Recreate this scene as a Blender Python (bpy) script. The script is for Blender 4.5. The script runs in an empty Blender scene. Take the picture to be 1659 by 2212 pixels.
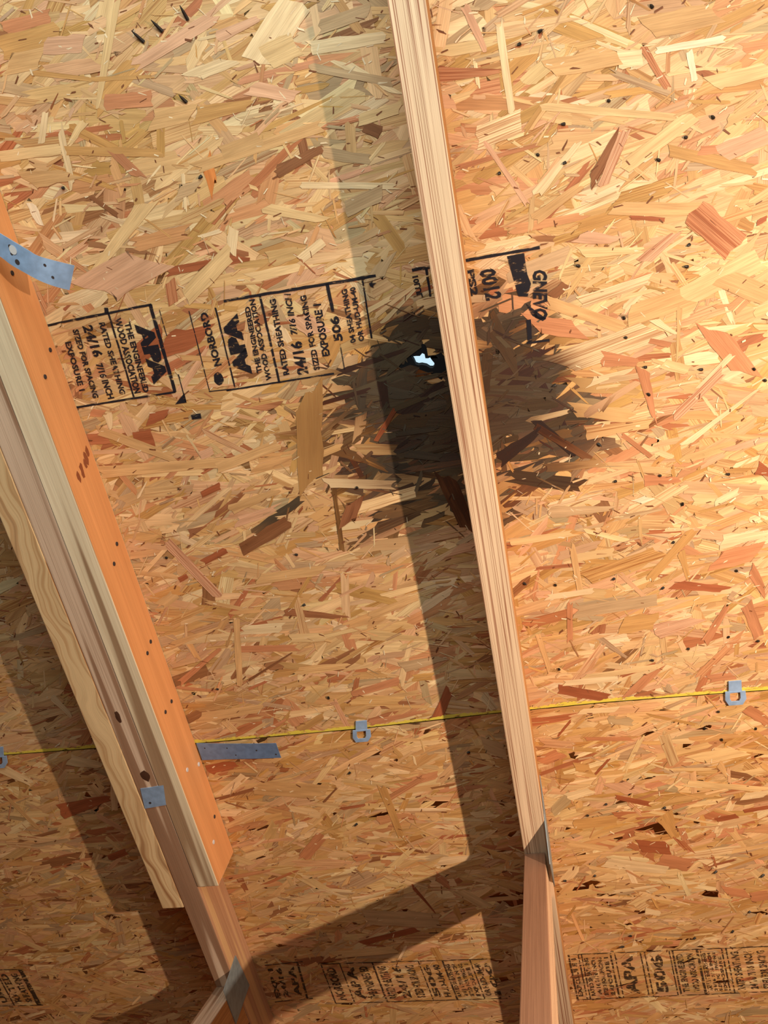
import bpy, bmesh, math, random
import numpy as np
from mathutils import Matrix, Vector
from mathutils.geometry import tessellate_polygon

random.seed(11)
rng = np.random.default_rng(11)
C = bpy.context.scene.collection
IN = 0.0254                      # the attic is laid out in inches on the roof deck, stored in metres

# ------------------------------------------------------------------ deck frame
# deck coordinates: u across the rafters, v down the slope, w off the deck into the attic (inches)
PITCH = math.radians(26.57)
s_, c_ = math.sin(PITCH), math.cos(PITCH)
ROT = Matrix(((1, 0, 0), (0, -c_, -s_), (0, s_, -c_)))       # local (u, -v, w) -> world
CAM = Vector((7.742, 19.655, 42.6)) * IN
ORG = Vector((0, 0, 1.45)) - ROT @ CAM
DECK = Matrix.Translation(ORG) @ ROT.to_4x4()
# camera axes (rows: right, down, forward) seen from the deck frame (u, v, into the deck)
A = np.array([[0.9784613097, 0.1844349624, 0.0927111412],
              [-0.1269070751, 0.8916939254, -0.4344842203],
              [-0.1628129593, 0.4133590304, 0.8958941077]])
F, CX, CY = 1850.0, 829.5, 1106.0
O3 = np.array([7.742, -19.655, -42.6])


def px(x, y, w=0.0):
    """deck point (u, v, w) that the photograph shows at pixel x, y when it lies w above the deck"""
    d = np.array([x - CX, y - CY, F]) @ A
    t = (-w - O3[2]) / d[2]
    p = O3 + t * d
    return (p[0], p[1], w)


def pxu(x, y, u):
    """the same for a point on the upright plane at u"""
    d = np.array([x - CX, y - CY, F]) @ A
    t = (u - O3[0]) / d[0]
    p = O3 + t * d
    return (u, p[1], -p[2])


def loc(p):
    return Vector((p[0], -p[1], p[2])) * IN


# ------------------------------------------------------------------ camera, world, lights
sc = bpy.context.scene
cam_data = bpy.data.cameras.new('camera')
cam = bpy.data.objects.new('camera', cam_data)
C.objects.link(cam)
R = Matrix(((A[0][0], -A[1][0], -A[2][0]),
            (-A[0][1], A[1][1], A[2][1]),
            (-A[0][2], A[1][2], A[2][2])))
cam.matrix_world = DECK @ (Matrix.Translation(CAM) @ R.to_4x4())
cam_data.sensor_fit = 'VERTICAL'
cam_data.sensor_height = 24.0
cam_data.lens = F / 2212.0 * 24.0
cam_data.clip_start = 0.02
sc.camera = cam

sc.view_settings.view_transform = 'Standard'
sc.view_settings.look = 'None'
sc.view_settings.gamma = 1.0
sc.view_settings.use_curve_mapping = False
sc.view_settings.exposure = 0.0

world = bpy.data.worlds.new('sky')
sc.world = world
world.use_nodes = True
bg = world.node_tree.nodes['Background']
bg.inputs['Color'].default_value = (0.62, 0.86, 1.0, 1)
bg.inputs['Strength'].default_value = 1.0

LAMP_POWER, LAMP_COL = 146.0, (1.0, 0.815, 0.655)
FILL_POWER, FILL_COL = 13.5, (0.84, 1.0, 1.02)
ld = bpy.data.lights.new('work_lamp', 'SPOT')      # a hand lamp held off to the right, aimed down the slope
ld.spot_size = math.radians(180)
ld.spot_blend = 1.0
ld.energy = LAMP_POWER
ld.color = LAMP_COL
ld.shadow_soft_size = 0.013
lo = bpy.data.objects.new('work_lamp', ld)
C.objects.link(lo)
lpos, ltgt = DECK @ loc((45.7, -17.5, 39.5)), DECK @ loc((44, 32, 0))
lo.location = lpos
lo.rotation_euler = (ltgt - lpos).to_track_quat('-Z', 'Y').to_euler()
# soft cool fill, added to lift the shade on the upper deck
fd = bpy.data.lights.new('cool_fill_light', 'AREA')
fd.energy = FILL_POWER
fd.color = FILL_COL
fd.shape = 'RECTANGLE'
fd.size, fd.size_y = 0.9, 0.6
fo = bpy.data.objects.new('cool_fill_light', fd)
C.objects.link(fo)
fpos = DECK @ loc((3, -50, 28))
ftgt = DECK @ loc((0, -24, 0))
fo.location = fpos
fo.rotation_euler = (ftgt - fpos).to_track_quat('-Z', 'Y').to_euler()


# ------------------------------------------------------------------ materials
def srgb(r, g, b):
    f = lambda x: ((x / 255 + 0.055) / 1.055) ** 2.4 if x / 255 > 0.04045 else x / 255 / 12.92
    return (f(r), f(g), f(b), 1.0)


class NT:
    def __init__(self, name, rough=0.6, spec=0.3):
        self.m = bpy.data.materials.new(name)
        self.m.use_nodes = True
        self.t = self.m.node_tree
        self.b = self.t.nodes['Principled BSDF']
        self.b.inputs['Roughness'].default_value = rough
        self.b.inputs['Specular IOR Level'].default_value = spec

    def n(self, kind, **kw):
        nd = self.t.nodes.new(kind)
        for k, v in kw.items():
            if k.startswith('i_'):
                nd.inputs[int(k[2:]) if k[2:].isdigit() else k[2:].replace('_', ' ')].default_value = v
            else:
                setattr(nd, k, v)
        return nd

    def l(self, a, b):
        self.t.links.new(a, b)

    def ramp(self, src, stops, interp='LINEAR'):
        r = self.n('ShaderNodeValToRGB')
        r.color_ramp.interpolation = interp
        e = r.color_ramp.elements
        while len(e) < len(stops):
            e.new(0.5)
        for k, (p, col) in enumerate(stops):
            e[k].position = p
            e[k].color = col if len(col) == 4 else (*col, 1)
        self.l(src, r.inputs[0])
        return r.outputs['Color']

    def mix(self, fac, a, b, mode='MIX'):
        m = self.n('ShaderNodeMix', data_type='RGBA', blend_type=mode)
        for s, v in ((m.inputs[0], fac), (m.inputs[6], a), (m.inputs[7], b)):
            if hasattr(v, 'links') or hasattr(v, 'is_linked'):
                self.l(v, s)
            else:
                s.default_value = v
        return m.outputs[2]

    def math(self, op, a, b=0.0, clamp=False):
        m = self.n('ShaderNodeMath', operation=op, use_clamp=clamp)
        for s, v in ((m.inputs[0], a), (m.inputs[1], b)):
            if hasattr(v, 'is_linked'):
                self.l(v, s)
            else:
                s.default_value = v
        return m.outputs[0]

    def uvnoise(self, sx, sy, scale=1.0, detail=3.0, rough=0.55, dist=0.0, uv='grain'):
        u = self.n('ShaderNodeUVMap', uv_map=uv)
        mp = self.n('ShaderNodeMapping')
        mp.inputs['Scale'].default_value = (sx, sy, 1)
        self.l(u.outputs[0], mp.inputs[0])
        no = self.n('ShaderNodeTexNoise')
        no.inputs['Scale'].default_value = scale
        no.inputs['Detail'].default_value = detail
        no.inputs['Roughness'].default_value = rough
        no.inputs['Distortion'].default_value = dist
        self.l(mp.outputs[0], no.inputs['Vector'])
        return no.outputs['Fac']


def g(v):
    return (v, v, v, 1)


def osb_strand_material():
    k = NT('pressed_wood_strands', 0.55, 0.25)
    col = k.n('ShaderNodeAttribute', attribute_name='strand')
    par = k.n('ShaderNodeAttribute', attribute_name='char')
    sep = k.n('ShaderNodeSeparateColor')
    k.l(par.outputs['Color'], sep.inputs[0])
    fine = k.uvnoise(0.55, 26, 1.0, 4, 0.6)
    broad = k.uvnoise(0.35, 3.0, 1.0, 3, 0.5)
    lines = k.uvnoise(0.10, 9.0, 1.0, 1, 0.4)
    c0 = k.mix(1.0, col.outputs['Color'], k.ramp(fine, [(0.3, g(0.80)), (0.68, g(1.16))]), 'MULTIPLY')
    c0 = k.mix(1.0, c0, k.ramp(broad, [(0.3, (0.84, 0.80, 0.76, 1)), (0.7, g(1.12))]), 'MULTIPLY')
    lat = k.ramp(lines, [(0.44, g(0)), (0.50, g(1)), (0.56, g(0))])
    c1 = k.mix(k.math('MULTIPLY', lat, sep.outputs[1]), c0, k.mix(1.0, c0, (0.60, 0.42, 0.33, 1), 'MULTIPLY'))
    # scorching follows the strands: brown first, then black
    amt = k.math('ADD', sep.outputs[0], k.math('MULTIPLY', k.math('SUBTRACT', fine, 0.5), 0.55))
    amt = k.math('ADD', amt, k.math('MULTIPLY', k.math('SUBTRACT', broad, 0.5), 0.5))
    on = k.ramp(sep.outputs[0], [(0.02, g(0)), (0.12, g(1))])
    amt = k.math('MULTIPLY', amt, on)
    br = k.ramp(amt, [(0.18, g(0)), (0.62, g(1))])
    c2 = k.mix(br, c1, k.mix(1.0, c1, (0.33, 0.25, 0.21, 1), 'MULTIPLY'))
    bk = k.ramp(amt, [(0.50, g(0)), (0.88, g(1))])
    c3 = k.mix(bk, c2, k.mix(0.10, (0.010, 0.009, 0.010, 1), c1))
    k.l(c3, k.b.inputs['Base Color'])
    bp = k.n('ShaderNodeBump')
    bp.inputs['Strength'].default_value = 0.25
    bp.inputs['Distance'].default_value = 0.0006
    k.l(fine, bp.inputs['Height'])
    k.l(bp.outputs[0], k.b.inputs['Normal'])
    return k.m


def osb_core_material():
    k = NT('pressed_board_core', 0.65, 0.2)
    tc = k.n('ShaderNodeTexCoord')
    mp = k.n('ShaderNodeMapping')
    mp.inputs['Scale'].default_value = (14, 60, 30)
    mp.inputs['Rotation'].default_value = (0, 0, 0.25)
    k.l(tc.outputs['Object'], mp.inputs[0])
    vo = k.n('ShaderNodeTexVoronoi')
    vo.inputs['Scale'].default_value = 1.0
    k.l(mp.outputs[0], vo.inputs['Vector'])
    sp = k.n('ShaderNodeSeparateColor')
    k.l(vo.outputs['Color'], sp.inputs[0])
    c = k.ramp(sp.outputs[0], [(0.0, srgb(196, 148, 92)), (0.4, srgb(178, 128, 76)), (0.8, srgb(214, 170, 116)), (1.0, srgb(140, 86, 50))])
    k.l(c, k.b.inputs['Base Color'])
    return k.m


def plain(name, col, rough=0.6, metal=0.0, spec=0.3):
    k = NT(name, rough, spec)
    k.b.inputs['Base Color'].default_value = col
    k.b.inputs['Metallic'].default_value = metal
    return k.m


def wood(name, pale, dark, lines=5.0, contrast=0.6, streak=None, streak_at=0.55, wob=0.0, rough=0.6, fine_amt=0.16, seed=0.0):
    """sawn softwood; grain UV is in inches, x along the board"""
    k = NT(name, rough, 0.25)
    u = k.n('ShaderNodeUVMap', uv_map='grain')
    mp0 = k.n('ShaderNodeMapping')
    mp0.inputs['Location'].default_value = (seed * 7.3, seed * 3.1, 0)
    k.l(u.outputs[0], mp0.inputs[0])
    vec = mp0.outputs[0]
    if wob:
        mpw = k.n('ShaderNodeMapping')
        mpw.inputs['Scale'].default_value = (0.16, 0.25, 1)
        k.l(vec, mpw.inputs[0])
        nw = k.n('ShaderNodeTexNoise')
        nw.inputs['Scale'].default_value = 1.0
        nw.inputs['Detail'].default_value = 2.0
        k.l(mpw.outputs[0], nw.inputs['Vector'])
        sub = k.math('MULTIPLY', k.math('SUBTRACT', nw.outputs['Fac'], 0.5), wob)
        cx = k.n('ShaderNodeCombineXYZ')
        k.l(sub, cx.inputs[1])
        va = k.n('ShaderNodeVectorMath', operation='ADD')
        k.l(vec, va.inputs[0])
        k.l(cx.outputs[0], va.inputs[1])
        vec = va.outputs[0]

    def nz(sx, sy, det, rg=0.5):
        mp = k.n('ShaderNodeMapping')
        mp.inputs['Scale'].default_value = (sx, sy, 1)
        k.l(vec, mp.inputs[0])
        no = k.n('ShaderNodeTexNoise')
        no.inputs['Scale'].default_value = 1.0
        no.inputs['Detail'].default_value = det
        no.inputs['Roughness'].default_value = rg
        k.l(mp.outputs[0], no.inputs['Vector'])
        return no.outputs['Fac']
    big = nz(0.02, lines, 1.5, 0.45)
    fine = nz(0.25, 34, 4, 0.6)
    tone = nz(0.05, 0.9, 2)
    la = k.ramp(big, [(0.36, g(0)), (0.425, g(1)), (0.46, g(0.05)), (0.53, g(0)), (0.575, g(0.9)), (0.61, g(0))])
    c = k.mix(k.math('MULTIPLY', la, contrast), pale, dark)
    if streak:
        st = nz(0.025, 1.1, 1.0, 0.3)
        c = k.mix(k.ramp(st, [(streak_at, g(0)), (streak_at + 0.04, g(0.85))]), c, streak)
    c = k.mix(1.0, c, k.ramp(fine, [(0.3, g(1 - fine_amt)), (0.7, g(1 + fine_amt * 0.7))]), 'MULTIPLY')
    c = k.mix(1.0, c, k.ramp(tone, [(0.3, (0.88, 0.85, 0.82, 1)), (0.7, g(1.08))]), 'MULTIPLY')
    k.l(c, k.b.inputs['Base Color'])
    bp = k.n('ShaderNodeBump')
    bp.inputs['Strength'].default_value = 0.2
    bp.inputs['Distance'].default_value = 0.0008
    k.l(fine, bp.inputs['Height'])
    k.l(bp.outputs[0], k.b.inputs['Normal'])
    return k.m


def ink_material(name, col, wear=0.5):
    k = NT(name, 0.55, 0.2)
    k.b.inputs['Base Color'].default_value = col
    tc = k.n('ShaderNodeTexCoord')
    mp = k.n('ShaderNodeMapping')
    mp.inputs['Scale'].default_value = (60, 190, 60)
    mp.inputs['Rotation'].default_value = (0, 0, 0.3)
    k.l(tc.outputs['Object'], mp.inputs[0])
    no = k.n('ShaderNodeTexNoise')
    no.inputs['Scale'].default_value = 1.0
    no.inputs['Detail'].default_value = 4.0
    no.inputs['Roughness'].default_value = 0.65
    k.l(mp.outputs[0], no.inputs['Vector'])
    a = k.ramp(no.outputs['Fac'], [(wear - 0.06, g(0)), (wear + 0.03, g(0.92))])
    k.l(a, k.b.inputs['Alpha'])
    return k.m


def steel(name, col, rough):
    k = NT(name, rough, 0.5)
    tc = k.n('ShaderNodeTexCoord')
    no = k.n('ShaderNodeTexNoise')
    no.inputs['Scale'].default_value = 90.0
    no.inputs['Detail'].default_value = 3.0
    k.l(tc.outputs['Object'], no.inputs['Vector'])
    c = k.mix(1.0, col, k.ramp(no.outputs['Fac'], [(0.35, g(0.86)), (0.65, g(1.1))]), 'MULTIPLY')
    k.l(c, k.b.inputs['Base Color'])
    k.b.inputs['Metallic'].default_value = 0.35
    return k.m


M_STRAND = osb_strand_material()
M_CORE = osb_core_material()
M_CHARCOAL = plain('charcoal', (0.006, 0.0055, 0.006, 1), 0.85)
M_CHORD = wood('straw_pine_with_red_rings', srgb(240, 206, 166), srgb(146, 78, 46), 5.2, 0.95, seed=1)
M_CHORD_SIDE = wood('amber_pine_side', srgb(205, 148, 90), srgb(150, 88, 48), 4.0, 0.4, seed=2)
M_WEB_SHADED = wood('shaded_web_pine', srgb(166, 124, 96), srgb(132, 92, 70), 3.0, 0.35, seed=3)  # web's near edge faces away from the lamp; that shade is in this colour
M_SISTER = wood('golden_pine_with_brown_swirl', srgb(244, 208, 154), srgb(198, 142, 88), 1.5, 0.6, streak=srgb(168, 112, 66), streak_at=0.56, wob=3.2, seed=4)
M_CHORD_OLD = wood('grey_brown_pine', srgb(238, 206, 174), srgb(170, 130, 100), 3.0, 0.5, streak=srgb(160, 116, 84), streak_at=0.5, seed=5)
M_CREAM = wood('cream_pine_with_brown_heart', srgb(252, 230, 190), srgb(190, 146, 104), 2.0, 0.25, streak=srgb(160, 120, 84), streak_at=0.54, seed=9)
M_ORANGE = wood('orange_fir_face', srgb(242, 170, 108), srgb(212, 134, 76), 9.0, 0.35, fine_amt=0.10, seed=7)
M_PINKSIDE = wood('pink_brown_pine_side', srgb(206, 158, 118), srgb(160, 104, 68), 2.5, 0.4, streak=srgb(222, 178, 124), streak_at=0.57, seed=8)
M_INK = ink_material('black_stamp_ink', srgb(34, 32, 38), 0.40)
M_INK_FAINT = ink_material('faded_stamp_ink', srgb(72, 54, 38), 0.47)
M_YELLOW = plain('yellow_edge_seal', srgb(222, 190, 44), 0.6)
M_YELLOW_RAG = ink_material('yellow_edge_overspray', srgb(240, 214, 84), 0.42)
M_STEEL = steel('galvanized_steel', srgb(176, 206, 240), 0.32)
M_STEEL_DULL = steel('dull_galvanized_steel', srgb(122, 150, 188), 0.5)
M_PLATE = steel('grey_gusset_steel', srgb(150, 160, 160), 0.55)
M_NAIL = plain('dark_nail_steel', srgb(58, 52, 46), 0.5, 0.6)
M_NAILHEAD = plain('bright_nail_steel', srgb(232, 228, 222), 0.3, 0.15)
M_HOLE = plain('punched_hole_shade', srgb(66, 54, 50), 0.8)
M_KNOT = plain('dark_knot', srgb(84, 52, 34), 0.7)


# ------------------------------------------------------------------ object helpers
def thing(name, label, cat, base, group=None):
    o = bpy.data.objects.new(name, None)
    o.empty_display_size = 0.05
    C.objects.link(o)
    o.matrix_world = DECK @ Matrix.Translation(loc(base))
    o['label'] = label
    o['category'] = cat
    if group:
        o['group'] = group
    o['base'] = tuple(base)
    return o


def build(name, verts, faces, mats, parent=None, base=None, uvs=None, midx=None, smooth=False, bevel=0.0):
    """one mesh object from deck-space verts (u, v, w in inches); uvs is one (x, y) per loop"""
    b = tuple(parent['base']) if parent is not None and 'base' in parent else (base or (0, 0, 0))
    me = bpy.data.meshes.new(name)
    L = [loc(p) - loc(b) for p in verts]
    me.from_pydata([tuple(p) for p in L], [], [tuple(f) for f in faces])
    for m in (mats if isinstance(mats, (list, tuple)) else [mats]):
        me.materials.append(m)
    if uvs is not None:
        ul = me.uv_layers.new(name='grain')
        ul.data.foreach_set('uv', np.array(uvs, dtype=np.float32).ravel())
    if midx is not None:
        me.polygons.foreach_set('material_index', midx)
    bm = bmesh.new()
    bm.from_mesh(me)
    if bevel:
        bmesh.ops.bevel(bm, geom=[e for e in bm.edges if len(e.link_faces) == 2 and e.calc_face_angle(0) > 0.6],
                        offset=bevel * IN, segments=2, affect='EDGES', profile=0.6)
    bmesh.ops.recalc_face_normals(bm, faces=bm.faces)
    bm.to_mesh(me)
    bm.free()
    if smooth:
        me.shade_smooth()
    o = bpy.data.objects.new(name, me)
    C.objects.link(o)
    if parent is not None:
        o.parent = parent
    else:
        o.matrix_world = DECK @ Matrix.Translation(loc(b))
        o['base'] = tuple(b)
    return o


def tag(o, label, cat=None, group=None, kind=None):
    o['label'] = label
    if cat:
        o['category'] = cat
    if group:
        o['group'] = group
    if kind:
        o['kind'] = kind
    return o


def hexa(name, cor, mats, parent=None, base=None, n=24, bevel=0.05, fmat=(0, 0, 0, 0, 0), wav=0.0):
    """a board from 8 corners: cor[end][i], i running round the section; faces long 0-1,1-2,2-3,3-0 then ends"""
    c0 = [np.array(p, float) for p in cor[0]]
    c1 = [np.array(p, float) for p in cor[1]]
    verts, faces, uvs, mi = [], [], [], []
    lens = [np.linalg.norm(c1[i] - c0[i]) for i in range(4)]
    for k in range(n + 1):
        t = k / n
        for i in range(4):
            verts.append(c0[i] * (1 - t) + c1[i] * t)
    off = [0]
    for i in range(4):
        off.append(off[-1] + np.linalg.norm(c0[(i + 1) % 4] - c0[i]) + 3.7)
    for k in range(n):
        for i in range(4):
            j = (i + 1) % 4
            faces.append((k * 4 + i, k * 4 + j, (k + 1) * 4 + j, (k + 1) * 4 + i))
            w = np.linalg.norm(c0[j] - c0[i])
            x0, x1 = lens[i] * k / n, lens[i] * (k + 1) / n
            uvs += [(x0, off[i]), (x0, off[i] + w), (x1, off[i] + w), (x1, off[i])]
            mi.append(fmat[i])
    for e, idx in ((0, (3, 2, 1, 0)), (n, (0, 1, 2, 3))):
        faces.append(tuple(e * 4 + i for i in idx))
        uvs += [(0, 0), (0.6, 0), (0.6, 1.5), (0, 1.5)]
        mi.append(fmat[4])
    return build(name, verts, faces, mats, parent, base, uvs, mi, bevel=bevel)


def chord_corners(u0, u1, v0, v1, h, lo=0.062):
    # section order: left-low, left-high, right-high, right-low -> faces: left, near, right, deck side
    s = lambda v: [(u0, v, lo), (u0, v, h), (u1, v, h), (u1, v, lo)]
    return [s(v0), s(v1)]


# ------------------------------------------------------------------ burn field (deck inches)
BURN = []
for x, y, rx, ry, a in ((905, 790, 105, 90, 1.7), (1085, 850, 130, 95, 1.4), (950, 925, 125, 95, 1.25), (1090, 725, 95, 95, 0.9),
                        (1190, 925, 115, 62, 0.75), (810, 850, 100, 80, 0.8), (870, 1020, 120, 60, 0.72), (690, 955, 80, 110, 0.26),
                        (1010, 1075, 120, 70, 0.5), (850, 1120, 150, 80, 0.32), (760, 990, 110, 110, 0.26), (620, 1110, 70, 55, 0.25), (865, 700, 60, 50, 0.55),
                        (1140, 1000, 120, 60, 0.5), (700, 880, 110, 50, 0.28), (1000, 1180, 90, 60, 0.16), (1290, 1190, 190, 140, 0.13)):
    p = px(x, y)
    q = px(x + rx, y)
    r = px(x, y + ry)
    BURN.append((p[0], p[1], abs(q[0] - p[0]), abs(r[1] - p[1]), a))


def burn(u, v):
    t = np.zeros_like(u)
    for bu, bv, ru, rv, a in BURN:
        t = np.maximum(t, a * np.exp(-(((u - bu) / ru) ** 2 + ((v - bv) / rv) ** 2))) + 0.22 * a * np.exp(-(((u - bu) / ru) ** 2 + ((v - bv) / rv) ** 2))
    t = t * 1.25
    return np.where(t < 0.05, 0, t)


HOLE_PX = [(886, 767), (891, 770), (899, 769), (907, 769), (912, 763), (917, 765), (919, 774), (925, 774), (929, 772), (933, 778), (938, 784),
           (939, 790), (935, 795), (929, 795), (921, 790), (911, 788), (904, 789), (898, 787), (894, 778)]
HOLE2_PX = [(953, 787), (957, 786), (964, 792), (966, 800), (960, 797), (955, 792)]
HOLE = [px(*q)[:2] for q in HOLE_PX]
HOLE2 = [px(*q)[:2] for q in HOLE2_PX]


# ------------------------------------------------------------------ seam between the two panels
SEAM_PX = [(0, 1631), (200, 1616), (440, 1604), (780, 1573), (1060, 1541), (1300, 1517), (1560, 1497), (1659, 1490)]
SU = np.array([-80.0] + [px(*q)[0] for q in SEAM_PX] + [60.0])
_sv = [px(*q)[1] for q in SEAM_PX]
SV = np.array([_sv[0]] + _sv + [_sv[-1]])


def seam(u):
    return np.interp(u, SU, SV)


GAP = 0.05

# ------------------------------------------------------------------ strands
PAL = [((232, 196, 146), 20), ((222, 180, 128), 26), ((214, 168, 112), 20), ((220, 174, 132), 16), ((208, 150, 106), 8),
       ((182, 116, 78), 3.5), ((196, 164, 126), 8), ((238, 208, 164), 7), ((160, 110, 74), 2), ((202, 154, 94), 9)]
PW = np.array([w for _, w in PAL], float)
PW /= PW.sum()
PCOL = np.array([srgb(*c)[:3] for c, _ in PAL])


SHEET = {-1: np.array([1.0, 0.96, 0.88]), 1: np.array([1.02, 0.93, 0.78])}     # lower sheet tinted more orange, the warmer light there put into its colour


class Strands:
    ROWS, COLS = 6, 4

    def __init__(self):
        self.P, self.COL, self.UV, self.CH = [], [], [], []

    def add(self, cu, cv, ang, L, W, z, col, stripe, jag=0.12, char_off=None, seam_v=None, side=0, bend=0.0):
        R_, K_ = self.ROWS, self.COLS
        n = len(cu)
        t = np.linspace(-0.5, 0.5, R_)[None, :, None] * np.ones((n, 1, K_))
        s = np.linspace(-0.5, 0.5, K_)[None, None, :] * np.ones((n, R_, 1))
        x = t * L[:, None, None]
        # torn, slanted ends
        endm = (np.abs(t) > 0.49).astype(float)
        skew = rng.normal(0, 0.35, (n, 1, 1)) * W[:, None, None]
        x = x + endm * (s * 2 * skew + np.sign(t) * rng.uniform(-1, 1, (n, R_, K_)) * np.minimum(jag * L, 0.7 * W + 0.1)[:, None, None])
        wid = W[:, None, None] * (1 + rng.normal(0, 0.05, (n, R_, 1)))
        taper = np.where(rng.random((n, 1, 1)) < 0.35, 1 - rng.uniform(0.2, 0.7, (n, 1, 1)) * (t + 0.5), 1.0)
        y = s * wid * taper + rng.normal(0, 0.02, (n, R_, 1)) * W[:, None, None] + bend * (t * t) * L[:, None, None]
        ca, sa = np.cos(ang)[:, None, None], np.sin(ang)[:, None, None]
        u = cu[:, None, None] + x * ca - y * sa
        v = cv[:, None, None] + x * sa + y * ca
        if side:
            sv = seam(u)
            rag = GAP
            v = np.minimum(v, sv - rag) if side < 0 else np.maximum(v, sv + rag)
        w = z[:, None, None] * np.ones_like(u)
        self.P.append(np.stack([u, v, w], -1).reshape(-1, 3))
        cc = np.repeat(col[:, None, :], R_ * K_, 1).reshape(-1, 3)
        self.COL.append(cc)
        ou = rng.uniform(0, 500, (n, 1, 1))
        ov = rng.uniform(0, 500, (n, 1, 1))
        self.UV.append(np.stack([x + ou, y + ov], -1).reshape(-1, 2))
        b = 0.45 * burn(u, v) + 0.55 * burn(cu, cv)[:, None, None]
        b = np.where(burn(u, v) > 0.03, b, 0)
        jit = rng.normal(0, 0.24, (n, 1, 1)) if char_off is None else char_off[:, None, None]
        b = np.where(b > 0.06, np.clip(b + jit * np.minimum(1, b * 3), 0.0, 1.6), 0)
        st = np.repeat(stripe[:, None], R_ * K_, 1).reshape(-1)
        self.CH.append(np.stack([np.clip(b.reshape(-1), 0, 1), st, np.zeros_like(st)], -1))

    def arrays(self):
        return [np.concatenate(a) for a in (self.P, self.COL, self.UV, self.CH)]


def in_poly(u, v, poly, grow=0.0):
    c = np.mean(np.array(poly), 0)
    q = np.array(poly)
    q = c + (q - c) * (1 + grow)
    ins = np.zeros(u.shape, bool)
    j = len(q) - 1
    for i in range(len(q)):
        cond = ((q[i, 1] > v) != (q[j, 1] > v)) & (u < (q[j, 0] - q[i, 0]) * (v - q[i, 1]) / (q[j, 1] - q[i, 1] + 1e-12) + q[i, 0])
        ins ^= cond
        j = i
    return ins


# region that can be seen, with a margin for a step to the side
VIS = [px(-420, -330)[:2], px(2000, -330)[:2], px(2000, 2480)[:2], px(-420, 2480)[:2]]
UMIN, UMAX = min(p[0] for p in VIS), max(p[0] for p in VIS)
VMIN, VMAX = min(p[1] for p in VIS), max(p[1] for p in VIS)

ZT = 0.055          # thickness of the strand layer, inches


def scatter(st, n, Lr, Wr, z0, z1, side, spread, chips=False):
    cu = rng.uniform(UMIN, UMAX, n)
    cv = rng.uniform(VMIN, VMAX, n)
    ok = in_poly(cu, cv, VIS)
    ok &= (cv < seam(cu)) if side < 0 else (cv >= seam(cu))
    ok &= ~(in_poly(cu, cv, HOLE, 0.6))
    cu, cv = cu[ok], cv[ok]
    n = len(cu)
    wild = rng.random(n) < 0.22
    ang = np.where(wild, rng.uniform(-math.pi / 2, math.pi / 2, n), rng.normal(-0.14, spread, n))
    L = rng.uniform(*Lr, n) * np.where(wild, 0.8, 1.0)
    W = np.minimum(np.exp(rng.uniform(math.log(Wr[0]), math.log(Wr[1]), n)), L * 0.5)
    # strands next to the burnt-through hole stop short of it
    for poly in (HOLE, HOLE2):
        hc = np.mean(np.array(poly), 0)
        rr = max(np.linalg.norm(np.array(q) - hc) for q in poly)
        d = np.hypot(cu - hc[0], cv - hc[1])
        ca, sa = np.cos(ang), np.sin(ang)
        al = np.abs((hc[0] - cu) * ca + (hc[1] - cv) * sa)
        ac = np.abs(-(hc[0] - cu) * sa + (hc[1] - cv) * ca)
        hit = (al < L / 2 + rr * 0.85) & (ac < W / 2 + rr * 0.62)
        keep = ~hit
        cu, cv, ang, L, W = cu[keep], cv[keep], ang[keep], L[keep], W[keep]
    n = len(cu)
    z = np.linspace(z0, z1, n)[rng.permutation(n)]
    ci = rng.choice(len(PAL), n, p=PW)
    col = PCOL[ci] * rng.normal(1.0, 0.07, (n, 1)) * rng.normal(1.0, 0.025, (n, 3)) * SHEET[side]
    if chips:      # crumbs: some pale, some dark
        col = np.where(rng.random((n, 1)) < 0.6, np.array(srgb(244, 222, 186)[:3]), np.array(srgb(128, 80, 52)[:3])) * SHEET[side]
    stripe = np.where(rng.random(n) < 0.35, rng.uniform(0.4, 1.0, n), rng.uniform(0, 0.15, n))
    st.add(cu, cv, ang, L, W, z, np.clip(col, 0.01, 0.95), stripe, side=side)


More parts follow.
